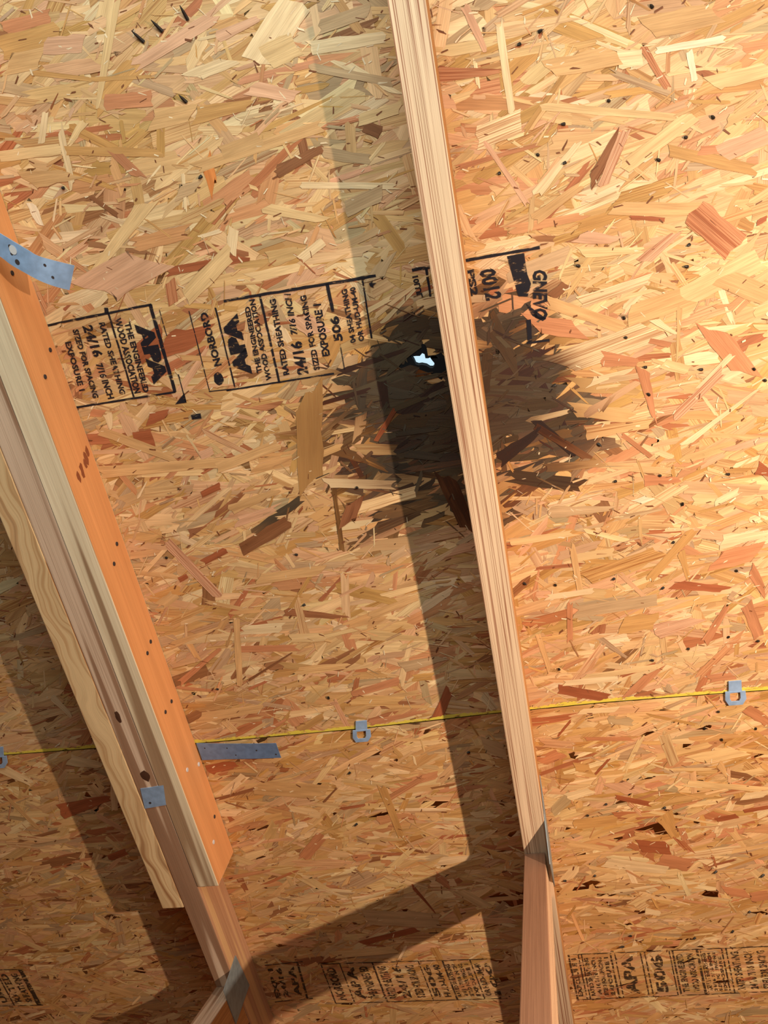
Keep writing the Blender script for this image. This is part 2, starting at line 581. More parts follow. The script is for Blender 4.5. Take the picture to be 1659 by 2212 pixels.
TRACE = '''247,13,213,228,24,p 640,5,555,130,70,c 575,125,640,95,55,p 228,222,330,212,34,s 72,157,200,172,12,g 200,172,330,165,10,g 415,165,498,132,28,c
0,105,130,70,55,g 10,60,110,35,30,s 130,275,157,400,14,c 99,245,90,310,14,c 182,262,152,310,20,p 0,338,128,322,24,p 145,325,345,330,20,g
320,435,212,578,36,p 355,588,530,555,18,r 197,425,255,465,10,d 447,350,462,408,26,o 396,375,402,455,8,c 385,415,430,400,34,y 575,450,700,475,22,p
650,560,700,520,20,c 600,365,697,322,18,d 430,360,700,270,26,t 295,140,465,35,30,k 68,440,88,485,20,w 506,493,500,548,22,c 20,140,90,125,44,t
100,100,180,95,40,k 330,260,420,240,46,t 420,250,540,225,36,g 480,330,560,300,30,t 60,390,160,375,40,t 540,190,640,210,30,k 250,330,300,380,20,s
470,80,560,40,26,k 665,105,832,80,32,c 672,145,853,180,18,y 785,272,822,286,26,d 774,260,864,232,26,p 756,268,760,347,22,t 654,400,853,402,14,c
745,452,824,416,34,y 600,376,683,325,20,d 808,604,840,556,36,y 940,160,1078,155,34,S 1003,10,1048,108,20,k 1142,282,1200,203,12,t
1078,50,1105,240,16,c 1030,300,1125,262,50,C 985,362,1165,312,12,s 1050,310,1142,445,12,k 690,60,800,20,30,y 700,330,800,345,24,y
1134,283,1248,118,12,g 1178,230,1455,253,18,p 1390,105,1440,188,16,S 1413,110,1565,84,16,w 1343,365,1497,250,30,p 1276,393,1336,294,22,D
1303,397,1350,283,22,K 1160,418,1248,310,22,c 1333,450,1535,452,28,t 1360,469,1437,474,9,r 1498,455,1590,535,66,S 1447,325,1632,368,26,g
1635,482,1656,470,10,r 1510,325,1565,322,20,s 1336,130,1386,125,36,c 1250,510,1336,518,32,k 1255,545,1388,540,24,p 1157,472,1255,400,26,t
1570,262,1659,222,22,t 1488,110,1500,172,14,w 1400,60,1540,30,50,t 1180,150,1330,120,40,t 1540,180,1659,150,34,p 1560,330,1659,290,40,k
1250,655,1407,600,28,C 1356,685,1545,615,46,t 1392,562,1462,500,28,K 1182,652,1340,705,26,t 1150,700,1250,712,38,s 1215,785,1412,712,50,C
1300,775,1376,782,36,s 1275,825,1362,800,18,c 1305,822,1445,800,14,y 1388,800,1412,905,28,s 1412,690,1462,722,18,c 1540,712,1612,805,44,s
1512,835,1582,765,12,c 1458,900,1560,802,20,K 1480,958,1640,838,14,c 1270,935,1405,912,26,T 1468,662,1462,775,12,t 1343,938,1405,985,10,s
1160,910,1245,985,16,d 1572,972,1659,945,14,k 1403,735,1450,745,12,s 1433,785,1487,800,22,p 1480,640,1640,560,46,p 1560,600,1659,640,44,t
1390,1038,1470,1035,26,s 1635,1010,1662,1022,30,r 1376,1084,1403,1074,14,w 1545,1085,1595,1060,14,c 1190,1105,1322,1098,26,y 1100,1172,1240,1150,14,p
1262,1248,1424,1192,34,G 1403,1250,1494,1148,18,g 1235,1178,1255,1283,14,t 1470,1190,1487,1250,18,g 1542,1212,1640,1190,36,s 1560,1170,1659,1150,30,c
1458,1262,1565,1272,20,r 1622,1230,1652,1280,26,s 1180,1290,1282,1275,12,c 1245,1322,1424,1293,24,y 1413,1365,1510,1337,36,K 1345,1350,1417,1340,36,g
1522,1387,1572,1307,18,s 1205,1487,1316,1507,20,r 1360,1502,1412,1448,20,s 1161,1368,1188,1448,12,t 1231,1303,1231,1384,12,s 1255,1465,1424,1438,14,p
1215,1475,1330,1465,12,c 1612,1303,1640,1377,26,s 1531,1465,1585,1458,16,s 1168,1644,1212,1626,24,s 1240,1655,1276,1660,18,g 1263,1595,1365,1595,8,s
1325,1690,1377,1712,26,k 1224,1721,1279,1706,18,c 1331,1721,1405,1736,10,r 1546,1770,1592,1761,10,r 1402,1752,1549,1779,7,p 1377,1825,1445,1831,26,r
1426,1856,1494,1868,28,s 1310,1862,1440,1878,22,c 1604,1720,1659,1712,14,c 1604,1752,1659,1742,8,r 1610,1528,1659,1560,22,s 1622,1938,1659,1932,20,s
1564,1923,1616,1930,18,s 1325,1926,1426,1911,8,c 1392,1966,1426,1972,14,c 1365,2005,1410,2008,9,s 1250,1537,1334,1531,12,c 1205,1589,1233,1555,5,r
1285,1672,1316,1638,5,r 1552,1647,1570,1675,18,t 1432,1758,1457,1806,40,g 1500,1640,1600,1620,24,p 1240,1780,1330,1770,22,g 1480,1690,1659,1705,12,p
363,1172,472,1286,20,K 439,1214,489,1187,14,r 388,1252,405,1243,12,r 388,1475,477,1400,14,s 515,1402,641,1398,14,s 540,1467,633,1408,6,d
511,1336,519,1480,14,t 625,1378,700,1375,18,p 451,1662,511,1648,24,r 363,1395,468,1357,16,t 527,1185,625,1125,30,d 549,1590,616,1556,14,s
114,1505,156,1547,14,c 152,1640,219,1653,24,c 0,1657,68,1690,22,c 131,1752,236,1722,34,r 228,1807,278,1849,8,p 236,1852,274,1838,14,r
0,1705,80,1786,8,t 198,2123,291,2149,14,t 46,2030,97,2052,10,p 502,1849,549,1866,12,p 658,1895,700,1920,18,p 654,1849,692,1802,16,s
354,2010,400,1971,30,g 785,2035,903,2005,12,r 890,1912,941,1971,8,r 789,1980,954,1988,32,y 941,1891,971,1912,18,s 827,1701,869,1811,18,g
700,1731,728,1701,5,d 1021,1760,1063,1756,14,c 764,1853,798,1849,16,s 658,1853,700,1811,20,s 1046,1608,1093,1625,30,y 720,2062,850,2050,16,p
560,1700,700,1710,30,t 430,1550,560,1530,24,t 800,1330,900,1290,18,t 640,1580,700,1545,20,g 668,850,672,1047,54,g 722,1056,740,1191,10,g
750,1130,768,1080,30,s 812,952,853,884,10,r 704,1042,853,1047,20,c 962,1029,1016,1146,34,d 880,979,953,988,18,y 853,938,944,925,10,y
1156,920,1269,988,16,d 1080,992,1165,930,34,d 1192,640,1224,613,20,d 355,745,445,722,56,r 300,765,352,720,40,r 405,640,498,545,36,p
207,626,320,560,80,k 368,605,375,655,22,S 198,890,225,893,16,s 233,893,240,925,20,c 321,905,363,892,26,r 291,950,330,945,34,r 211,928,380,990,20,t
435,1068,477,1048,14,r 432,985,460,972,18,k 211,1020,485,998,26,t 640,680,690,720,40,k 760,1500,860,1470,16,s 800,1560,920,1535,14,s
940,1560,970,1490,20,r 560,1250,700,1230,22,t 500,1100,600,1060,24,t 870,1440,960,1420,24,y 470,1010,600,960,22,t 1180,1010,1300,1000,20,t'''
TCOL = {'c': (238, 208, 164), 'p': (230, 194, 142), 't': (216, 172, 120), 'g': (204, 156, 98), 'k': (220, 172, 138), 's': (202, 138, 98), 'r': (170, 98, 64),
        'd': (142, 94, 62), 'y': (202, 168, 128), 'w': (248, 226, 194), 'o': (226, 142, 78)}


def traced(st, side):
    """the larger strands that stand out on the boards, where they lie on the deck"""
    rows = []
    for e in TRACE.split():
        a = e.split(',')
        x1, y1, x2, y2, w = map(float, a[:5])
        p, q = np.array(px(x1, y1)[:2]), np.array(px(x2, y2)[:2])
        d = np.array([x2 - x1, y2 - y1])
        n_ = np.array([-d[1], d[0]]) / np.hypot(*d) * w / 2
        mx, my = (x1 + x2) / 2, (y1 + y2) / 2
        a1, a2 = np.array(px(mx + n_[0], my + n_[1])[:2]), np.array(px(mx - n_[0], my - n_[1])[:2])
        e_ = (q - p) / np.linalg.norm(q - p)
        W = abs((a1 - a2) @ np.array([-e_[1], e_[0]]))
        m = (p + q) / 2
        s = -1 if m[1] < seam(m[0]) else 1
        if s == side:
            c = np.array(srgb(*TCOL[a[5].lower()])[:3])
            rows.append((m[0], m[1], math.atan2(e_[1], e_[0]), np.linalg.norm(q - p), W, c, 1.0 if a[5].isupper() else 0.15))
    if not rows:
        return
    ar = lambda i: np.array([r[i] for r in rows], float)
    n = len(rows)
    col = ar(5) * rng.normal(1.0, 0.05, (n, 1)) * SHEET[side]
    st.add(ar(0), ar(1), ar(2), ar(3), ar(4), np.linspace(0.050, 0.055, n), col, ar(6), jag=0.06, side=side)



def panel(side, label):
    v_far = -75.0 if side < 0 else 190.0
    U0, U1 = -85.0, 85.0
    us = np.concatenate([[U0], np.linspace(-60, 40, 41), [U1]])
    edge = [(u, float(seam(u)) + side * GAP) for u in us]
    outer = [(U0, v_far)] + edge + [(U1, v_far)]
    loops = [outer]
    if side < 0:
        loops += [HOLE, HOLE2]
    flat = [p for lp in loops for p in lp]
    tris = tessellate_polygon([[Vector((p[0], p[1], 0)) for p in lp] for lp in loops])
    V = [(p[0], p[1], 0.0) for p in flat] + [(p[0], p[1], -0.4375) for p in flat]
    n = len(flat)
    Fc, mi = [], []
    for t in tris:
        Fc.append(tuple(t)); mi.append(1)
        Fc.append(tuple(n + i for i in reversed(t))); mi.append(1)
    k = 0
    for li, lp in enumerate(loops):
        m = len(lp)
        for i in range(m):
            a, b = k + i, k + (i + 1) % m
            Fc.append((a, b, n + b, n + a))
            mi.append(2 if (li == 0 and 1 <= i <= len(edge) - 1) else (3 if li else 1))
        k += m
    # charcoal rim round the burnt hole
    rim = []
    if side < 0:
        m = len(HOLE)
        hc_ = np.mean(np.array(HOLE), 0)
        for gx, gy in ((1.0, 1.0), (2.6, 2.4)):
            for i, q in enumerate(HOLE):
                d = (np.array(q) - hc_) * (gx, gy) * (1.0 if gx == 1.0 else random.uniform(0.85, 1.15))
                rim.append((hc_[0] + d[0], hc_[1] + d[1], 0.003 if gx == 1.0 else 0.0025))
        b0 = 2 * n
        V += rim
        for i in range(m):
            j = (i + 1) % m
            Fc.append((b0 + i, b0 + j, b0 + m + j, b0 + m + i)); mi.append(3)
    n = (2 * n + len(rim)) / 2
    n = int(2 * n)                   # verts so far
    st = Strands()
    area = (UMAX - UMIN) * (VMAX - VMIN)
    scatter(st, int(area * 1.3), (2.0, 5.0), (0.45, 1.3), 0.006, 0.024, side, 0.28)
    scatter(st, int(area * 1.2), (1.2, 3.8), (0.22, 0.85), 0.024, 0.040, side, 0.30)
    scatter(st, int(area * 0.9), (0.4, 1.7), (0.04, 0.20), 0.040, 0.050, side, 0.55)
    traced(st, side)
    scatter(st, int(area * 0.8), (0.10, 0.42), (0.025, 0.10), 0.0552, 0.057, side, 0.7, True)
    P, COL, UV, CH = st.arrays()
    R_, K_ = Strands.ROWS, Strands.COLS
    nf = len(P) // (R_ * K_)
    cell = []
    for r in range(R_ - 1):
        for c in range(K_ - 1):
            a = r * K_ + c
            cell.append((a, a + 1, a + K_ + 1, a + K_))
    cell = np.array(cell)
    Q = (cell[None] + (np.arange(nf) * R_ * K_)[:, None, None]).reshape(-1, 4) + n
    V = np.concatenate([np.array(V), P])
    co = np.stack([V[:, 0], -V[:, 1], V[:, 2]], -1) * IN
    me = bpy.data.meshes.new('ceiling')
    nl = sum(len(f) for f in Fc) + Q.size
    me.vertices.add(len(co))
    me.vertices.foreach_set('co', co.astype(np.float32).ravel())
    me.loops.add(nl)
    lv = np.concatenate([np.array([i for f in Fc for i in f]), Q.ravel()]).astype(np.int32)
    me.loops.foreach_set('vertex_index', lv)
    tot = np.array([len(f) for f in Fc] + [4] * len(Q), dtype=np.int32)
    me.polygons.add(len(tot))
    me.polygons.foreach_set('loop_start', np.concatenate([[0], np.cumsum(tot)[:-1]]).astype(np.int32))
    me.polygons.foreach_set('material_index', np.array(mi + [0] * len(Q), dtype=np.int32))
    me.update(calc_edges=True)
    for m in (M_STRAND, M_CORE, M_YELLOW, M_CHARCOAL):
        me.materials.append(m)
    nv = len(co)
    ca = me.color_attributes.new('strand', 'FLOAT_COLOR', 'POINT')
    full = np.ones((nv, 4), np.float32) * 0.4
    full[n:, :3] = COL
    ca.data.foreach_set('color', full.ravel())
    cb = me.color_attributes.new('char', 'FLOAT_COLOR', 'POINT')
    full = np.zeros((nv, 4), np.float32)
    full[n:, :3] = CH
    cb.data.foreach_set('color', full.ravel())
    uvv = np.zeros((nv, 2), np.float32)
    uvv[n:] = UV
    ul = me.uv_layers.new(name='grain')
    ul.data.foreach_set('uv', uvv[lv].astype(np.float32).ravel())
    me.validate()
    o = bpy.data.objects.new('ceiling', me)
    C.objects.link(o)
    o.matrix_world = DECK
    o['base'] = (0.0, 0.0, 0.0)
    tag(o, label, 'roof deck panel', kind='structure')
    return o


UPPER = panel(-1, 'upper strand board roof panel with a charred hole and bold black stamps')
LOWER = panel(1, 'lower strand board roof panel below the yellow seam with small faded stamps')


# ------------------------------------------------------------------ grade stamps
class Ink:
    """flat print on a panel: bars, blobs and letters, all lying just over the strands"""
    Z = 0.058

    def __init__(self):
        self.v, self.f = [], []

    def quad(self, pts):
        b = len(self.v)
        self.v += [(p[0], p[1], self.Z) for p in pts]
        self.f.append(tuple(range(b, b + len(pts))))

    def bar(self, a, b, wid):
        """a, b are photo pixels; wid inches"""
        p, q = np.array(px(*a)[:2]), np.array(px(*b)[:2])
        d = q - p
        L = np.linalg.norm(d)
        nrm = np.array([-d[1], d[0]]) / L * wid * 0.6
        m = max(1, int(L / 0.35))
        l0 = [p + d * k / m + nrm * random.uniform(0.75, 1.15) for k in range(m + 1)]
        l1 = [p + d * k / m - nrm * random.uniform(0.75, 1.15) for k in range(m + 1)]
        for k in range(m):
            self.quad([l0[k], l0[k + 1], l1[k + 1], l1[k]])

    def blob(self, c, rx, ry, n=18):
        p = np.array(px(*c)[:2])
        self.quad([p + np.array([rx * math.cos(t), ry * math.sin(t)]) * random.uniform(0.88, 1.08) for t in np.linspace(0, 2 * math.pi, n, endpoint=False)])

    def poly(self, pts):
        self.quad([px(*q)[:2] for q in pts])

    def text(self, s, a, b, top, bold=0.042):
        """letters running from pixel a to pixel b along their foot; top is where the head of the first letter stands"""
        cu = bpy.data.curves.new('letters', 'FONT')
        cu.body = s
        cu.resolution_u = 2
        cu.offset = bold
        ob = bpy.data.objects.new('letters', cu)
        C.objects.link(ob)
        dg = bpy.context.evaluated_depsgraph_get()
        dg.update()
        me = bpy.data.meshes.new_from_object(ob.evaluated_get(dg))
        xs = [v.co.x for v in me.vertices]
        ys = [v.co.y for v in me.vertices]
        x0, x1, y0, y1 = min(xs), max(xs), min(ys), max(ys)
        p, q, t = (np.array(px(*k)[:2]) for k in (a, b, top))
        b0 = len(self.v)
        for v in me.vertices:
            pt = p + (q - p) * (v.co.x - x0) / (x1 - x0) + (t - p) * (v.co.y - y0) / (y1 - y0)
            self.v.append((pt[0], pt[1], self.Z))
        for f in me.polygons:
            self.f.append(tuple(b0 + i for i in f.vertices))
        bpy.data.objects.remove(ob)
        bpy.data.meshes.remove(me)
        bpy.data.curves.remove(cu)

    def done(self, parent, label, mat):
        o = build('grade_stamp', self.v, self.f, mat, parent)
        o['label'] = label
        return o


# main stamp, read from below upward
k = Ink()
k.bar((484, 650), (812, 595), 0.13)
k.bar((490, 843), (722, 806), 0.09)
k.bar((452, 845), (500, 840), 0.05)
k.bar((409, 671), (453, 843), 0.045)
k.bar((466, 664), (508, 836), 0.075)
k.bar((562, 638), (604, 825), 0.10)
k.bar((707, 612), (720, 673), 0.14)
k.bar((735, 742), (745, 798), 0.04)
k.bar((783, 602), (803, 730), 0.075)
k.text('NORBORD', (480, 788), (448, 672), (464, 792))
k.blob((473, 817), 0.27, 0.36)
k.text('APA', (546, 807), (513, 676), (511, 814), 0.085)
k.text('THE ENGINEERED', (567, 803), (540, 660), (556, 806))
k.text('WOOD ASSOCIATION', (588, 820), (551, 645), (576, 822))
k.text('RATED SHEATHING', (626, 808), (596, 644), (613, 811))
k.text('24/16', (668, 806), (652, 735), (643, 810))
k.text('7/16 INCH', (644, 722), (629, 634), (629, 722))
k.text('SIZED FOR SPACING', (692, 797), (662, 636), (679, 800))
k.text('EXPOSURE 1', (714, 768), (694, 655), (697, 770))
k.text('506', (742, 735), (732, 681), (722, 738))
k.text('04 SHEATHING', (770, 738), (750, 622), (758, 742))
k.text('OR HUD-UM-40', (788, 735), (768, 618), (776, 738))
k.poly([(797, 612), (806, 606), (804, 611), (814, 610), (806, 616), (808, 621), (800, 618)])
k.done(UPPER, 'black stamp read from below upward left of the burn', M_INK)
# left stamp, read from above downward, partly behind the orange board
k = Ink()
k.bar((100, 703), (328, 657), 0.11)
k.bar((325, 657), (379, 846), 0.16)
k.bar((160, 880), (380, 846), 0.10)
k.bar((234, 672), (290, 857), 0.09)
k.bar((345, 668), (361, 725), 0.04)
k.bar((386, 808), (402, 868), 0.05)
k.bar((230, 664), (232, 676), 0.2)
k.poly([(379, 873), (404, 869), (399, 848)])
k.text('APA', (291, 700), (333, 830), (327, 694), 0.085)
k.text('THE ENGINEERED', (269, 697), (311, 848), (282, 694))
k.text('WOOD ASSOCIATION', (247, 688), (291, 850), (262, 685))
k.text('RATED SHEATHING', (214, 697), (260, 852), (227, 695))
k.text('24/16', (178, 704), (203, 772), (200, 700))
k.text('7/16 INCH', (207, 786), (234, 862), (222, 783))
k.text('SIZED FOR SPACING', (157, 712), (202, 860), (170, 710))
k.text('EXPOSURE 1', (141, 739), (172, 845), (154, 736))
k.poly([(413, 895), (434, 892), (436, 903), (416, 906)])
k.done(UPPER, 'black stamp read from above downward beside the orange board', M_INK)
# stamp under and right of the central rafter, half lost in the burn
k = Ink()
k.bar((890, 583), (1166, 534), 0.13)
k.bar((1138, 740), (1187, 734), 0.12)
k.bar((921, 580), (930, 640), 0.10)
k.text('10LUL', (903, 594), (914, 640), (890, 597))
k.text('0012', (1034, 584), (1050, 650), (1070, 578))
k.text('PS2', (1008, 584), (1018, 640), (1024, 581))
k.poly([(1095, 553), (1132, 546), (1139, 592), (1147, 612), (1140, 640), (1120, 640), (1108, 600)])
k.text('GNEVO', (1150, 582), (1152, 690), (1182, 583))
k.poly([(1136, 655), (1180, 688), (1172, 693), (1150, 682)])
k.bar((1141, 690), (1145, 738), 0.22)
k.done(UPPER, 'blurred black stamp right of the central rafter beside the burn', M_INK)


def small_stamp(x0, x1, y0, y1, slope, lean, cells, label):
    """a strip of little boxes along the lower panel with print too small to read"""
    k = Ink()
    T = lambda x: (x, y0 + slope * (x - x0))
    B = lambda x: (x + lean, y1 + slope * (x - x0))
    k.bar(T(x0), T(x1), 0.09)
    k.bar(B(x0), B(x1), 0.09)
    for i, (f, thick, words) in enumerate(cells):
        xa = x0 + (x1 - x0) * f
        if thick:
            k.bar(T(xa), B(xa), thick)
        xb = x0 + (x1 - x0) * (cells[i + 1][0] if i + 1 < len(cells) else 1.0)
        m = len(words)
        for j, wd in enumerate(words):
            xs = xa + (xb - xa) * (j + 0.9) / (m + 0.35)
            h = (xb - xa) * 0.62 / (m + 0.3)
            a = (xs + lean * 0.92, y1 - 7 + slope * (xs - x0))
            b = (xs + lean * 0.08, y0 + 8 + slope * (xs - x0))
            k.text(wd, a, b, (a[0] - h, a[1] + 1))
    k.done(LOWER, label, M_INK_FAINT)


W1 = ['THE ENGINEERED', 'WOOD ASSOCIATION']
W2 = ['RATED SHEATHING', '24/16 7/16 INCH', 'SIZED FOR SPACING', 'EXPOSURE 1']
small_stamp(693, 1063, 2081, 2166, -0.030, 33, [(0.0, 0.09, ['NORBORD']), (0.11, 0.07, ['APA', 'THE ENGINEERED']), (0.30, 0.12, ['RATED SHEATHING', '24/16', 'SIZED FOR SPACING']),
             (0.57, 0.07, ['506', 'HUD-UM-40']), (0.71, 0.11, W2), (0.87, 0.07, ['OR HUD-UM-40', '100'])],
            'small faded stamp left of the central truss web on the lower panel')
small_stamp(1228, 1690, 2061, 2158, -0.042, 20, [(0.0, 0.12, ['EXPOSURE 1']), (0.045, 0.07, []), (0.06, 0.07, W2), (0.195, 0.10, []), (0.215, 0.06, ['APA']), (0.335, 0.07, []), (0.355, 0.07, ['506']), (0.47, 0.06, []), (0.485, 0.10, W1),
             (0.60, 0.14, []), (0.615, 0.05, W2), (0.715, 0.08, []), (0.735, 0.08, W2)],
            'small faded stamp right of the central truss web on the lower panel')
small_stamp(572, 654, 2084, 2163, -0.10, 22, [(0.0, 0.0, ['EXP 1', '24/16']), (0.5, 0.0, ['APA']), (0.86, 0.16, [])],
            'small faded stamp end just right of the gusset plate')
small_stamp(-60, 52, 2095, 2172, -0.02, 42, [(0.0, 0.0, ['HUD', 'UM-40']), (0.45, 0.10, ['RATED', 'SHEATHING']), (0.93, 0.34, [])],
            'dark faded stamp in the lower left corner of the lower panel')

# ragged yellow edge paint along the seam
rag_v, rag_f = [], []
uu = np.arange(-52, 34, 0.12)
for i, u in enumerate(uu):
    sv = float(seam(u))
    a = 0.09 + 0.14 * abs(math.sin(u * 0.9) * math.sin(u * 0.37 + 1)) + random.uniform(0, 0.10)
    rag_v += [(u, sv - GAP - a, 0.056), (u, sv - GAP + 0.005, 0.056)]
    if i:
        b = 2 * i
        rag_f.append((b - 2, b, b + 1, b - 1))
build('edge_paint', rag_v, rag_f, M_YELLOW_RAG, UPPER)['label'] = 'ragged yellow edge paint along the seam'

# ------------------------------------------------------------------ roofing nails that come through the deck
NAILS = [(393, 13, 13, 30), (331, 44, 20, 24), (289, 67, 22, 24), (390, 205, 13, 16), (430, 386, 6, -6), (1172, 64, -8, 5), (1117, 98, 6, -3), (1403, 10, 6, 6),
         (1211, 268, 8, 0), (1159, 332, 3, 3), (1215, 354, 6, -3), (1477, 295, 5, 2), (1417, 342, 7, 5), (1535, 249, 6, 6), (1484, 531, 5, -3),
         (1312, 216, 3, 2), (1477, 574, 8, 2), (1243, 571, 8, 4), (1349, 727, 3, 2), (1390, 791, 5, 2), (1398, 847, 4, 6), (1509, 796, 7, 2),
         (1626, 793, 3, 5), (1649, 818, 4, 4), (1346, 682, 2, 6), (1423, 1026, 3, 1), (1326, 1039, 4, 0), (1568, 1022, 6, 2), (1299, 962, -8, -4),
         (1194, 834, 6, -3), (1474, 1083, 0, 7), (1452, 1172, 3, -2), (1322, 1251, 5, -2), (1198, 1259, 2, 5), (1137, 1261, -6, -2), (1428, 1271, 5, -3),
         (1589, 1229, 2, 4), (1634, 1382, 4, 2), (1484, 1399, 3, 2), (1405, 1423, 5, 3), (1206, 1440, 2, 6), (1575, 1372, -3, 4), (1549, 1534, 3, 3),
         (1524, 1569, -3, 5), (1632, 1569, 0, 5), (1558, 1592, 1, 6), (1306, 1736, 4, 0), (1267, 1758, 3, 3), (1431, 1744, 6, -1), (1282, 1891, 4, -1),
         (1216, 1899, 6, 3), (1540, 1883, 8, -2), (1641, 1891, 9, -3), (1616, 1969, 4, -1), (1579, 2012, 5, -3), (1497, 2026, 5, -2), (1359, 2018, 4, 3),
         (1337, 2041, 10, 3), (637, 1195, 5, 3), (654, 1307, 5, -2), (359, 1201, 1, 4), (468, 1486, 3, 2), (753, 1670, 4, -3), (766, 1781, 6, -3),
         (710, 1500, 0, 8), (770, 1050, 2, 3), (135, 405, 3, 1), (1076, 376, 3, -2), (975, 378, 2, 2), (1008, 1623, 6, 1)]
for x, y, dx, dy in NAILS:
    p = np.array(px(x, y))
    q = np.array(px(x + dx, y + dy))
    par = UPPER if p[1] < seam(p[0]) else LOWER
    # the point leans: its tip stands off the deck, its foot at the far pixel end
    d = (p - q)[:2]
    ln = max(0.18, min(0.5, np.linalg.norm(d)))
    tip = np.array([p[0], p[1], 0.05 + ln * 0.55])
    foot = np.array([q[0], q[1], 0.02])
    ax = tip - foot
    ax /= np.linalg.norm(ax)
    s1 = np.cross(ax, [0.3, 0.2, 0.9]); s1 /= np.linalg.norm(s1)
    s2 = np.cross(ax, s1)
    V, Fc = [], []
    m = 8
    for t, r in ((0.0, 0.085), (0.6, 0.066), (1.0, 0.014)):
        for i in range(m):
            a = 2 * math.pi * i / m
            V.append(foot + (tip - foot) * t + (s1 * math.cos(a) + s2 * math.sin(a)) * r)
    for kx in range(2):
        for i in range(m):
            Fc.append((kx * m + i, kx * m + (i + 1) % m, (kx + 1) * m + (i + 1) % m, (kx + 1) * m + i))
    Fc.append(tuple(range(2 * m, 3 * m)))
    build('nail_point', V, Fc, M_NAIL, par)

# roofing felt over the sheathing, open where the fire came through
hc = np.mean(np.array(HOLE), 0)
big = [(hc[0] + 1.7 * math.cos(t) + 0.3, hc[1] + 1.1 * math.sin(t)) for t in np.linspace(0, 2 * math.pi, 16, endpoint=False)]
fl = [(-85, -75), (85, -75), (85, 190), (-85, 190)]
fv = [(p[0], p[1], -0.47) for p in fl + big]
tr = tessellate_polygon([[Vector((p[0], p[1], 0)) for p in fl], [Vector((p[0], p[1], 0)) for p in big]])
felt = build('ceiling', fv, [tuple(t) for t in tr], plain('roofing_felt', srgb(30, 30, 32), 0.9))
tag(felt, 'dark roofing felt over the strand board panels', 'roofing felt', kind='structure')

# ------------------------------------------------------------------ central truss
tc = thing('roof_truss', 'straw coloured central truss rafter crossing the burn with a web at its foot', 'roof truss', (5.67, 0, 0))
hexa('top_chord', chord_corners(4.92, 6.42, -75, 188, 3.5), [M_CHORD, M_CHORD_SIDE], tc, n=60, fmat=(1, 0, 1, 1, 1))


def web_corners(u0, u1, vn, w0, slope, wtop, depth=3.5):
    """a web leaving the chord's near edge at (vn, w0); slope is dv per dw; depth measured in the truss plane"""
    d = np.array([slope, 1.0]); d /= np.linalg.norm(d)
    nrm = np.array([d[1], -d[0]])          # towards the eave and the deck
    def sec(v, w):
        a = np.array([v, w]); b = a + nrm * depth
        return [(u0, b[0], b[1]), (u0, a[0], a[1]), (u1, a[0], a[1]), (u1, b[0], b[1])]
    s0, s1 = sec(vn, w0), sec(vn + slope * (wtop - w0), wtop)
    # the foot is cut flat against the chord
    t0 = []
    for p, q in zip(s0, s1):
        p, q = np.array(p), np.array(q)
        t = (w0 - p[2]) / (q[2] - p[2])
        t0.append(tuple(p + (q - p) * t))
    return [t0, s1]


hexa('web', web_corners(4.93, 6.2, 22.7, 3.52, -0.564, 52), [M_WEB_SHADED, M_CHORD], tc, n=30, fmat=(1, 0, 1, 1, 1))  # near edge painted in the shaded tone, sides in the paler one


def gusset(u, pts, parent, label=None):
    """toothed steel plate on the side of a truss; pts are (v, w) corners"""
    V, Fc = [], []
    for t in (0.0, 0.045):
        V += [(u + t, p[0], p[1]) for p in pts]
    n = len(pts)
    Fc.append(tuple(range(n))); Fc.append(tuple(range(2 * n - 1, n - 1, -1)))
    for i in range(n):
        Fc.append((i, (i + 1) % n, n + (i + 1) % n, n + i))
    o = build('gusset_plate', V, Fc, M_PLATE, parent)
    return o


# ------------------------------------------------------------------ left truss
UA0, UA1, UB1, UO1 = -19.92, -18.36, -16.90, -15.40
tl = thing('roof_truss', 'grey brown left truss rafter with a gusset plate and a web near the photo foot', 'roof truss', (-17.6, 0, 0))
hexa('top_chord', chord_corners(UA1, UB1, -75, 188, 3.46), [M_CHORD_OLD, M_PINKSIDE], tl, n=60, fmat=(0, 0, 1, 1, 1))
hexa('web', web_corners(UA1, UB1, 33.9, 3.48, -0.53, 52), [M_CHORD_OLD, M_CHORD_SIDE], tl, n=30, fmat=(0, 0, 1, 1, 1))
gp = [pxu(*q, UB1 + 0.02)[1:] for q in ((508, 2064), (538, 2128), (509, 2212), (482, 2140))]
gusset(UB1 + 0.02, gp, tl)
gq = [(19.2, 0.6), (19.9, 3.2), (21.4, 5.6), (26.3, 3.0), (25.4, 0.4)]
gusset(6.44, gq, tc)
# knots on the chord's near edge
def knot(parent, c, rx, ry, u_along=(0, 1), face='near', mat=None, lift=0.012):
    V = []
    for t in np.linspace(0, 2 * math.pi, 14, endpoint=False):
        k_ = random.uniform(0.8, 1.15)
        V.append((c[0] + rx * math.cos(t) * k_, c[1] + ry * math.sin(t) * k_, c[2] + lift))
    V.append((c[0], c[1], c[2] + lift + 0.02))
    Fc = [(i, (i + 1) % 14, 14) for i in range(14)]
    return build('knot', V, Fc, mat or M_KNOT, parent)


for q, rx, ry in (((255, 1548), 0.18, 0.42), ((314, 1676), 0.30, 0.45)):
    knot(tl, px(*q, 3.46), rx, ry)

vA = px(372, 1962, 3.5)[1]
sb = hexa('sister_board', [chord_corners(UA0, UA1 - 0.03, -60, vA, 3.5)[0], chord_corners(UA0, UA1 - 0.03, -60, vA, 3.5)[1]],
          [M_SISTER], None, (UA0, 0, 0), n=60)
tag(sb, 'golden sister board with brown swirls, leftmost of the left boards, cut off square', 'lumber')

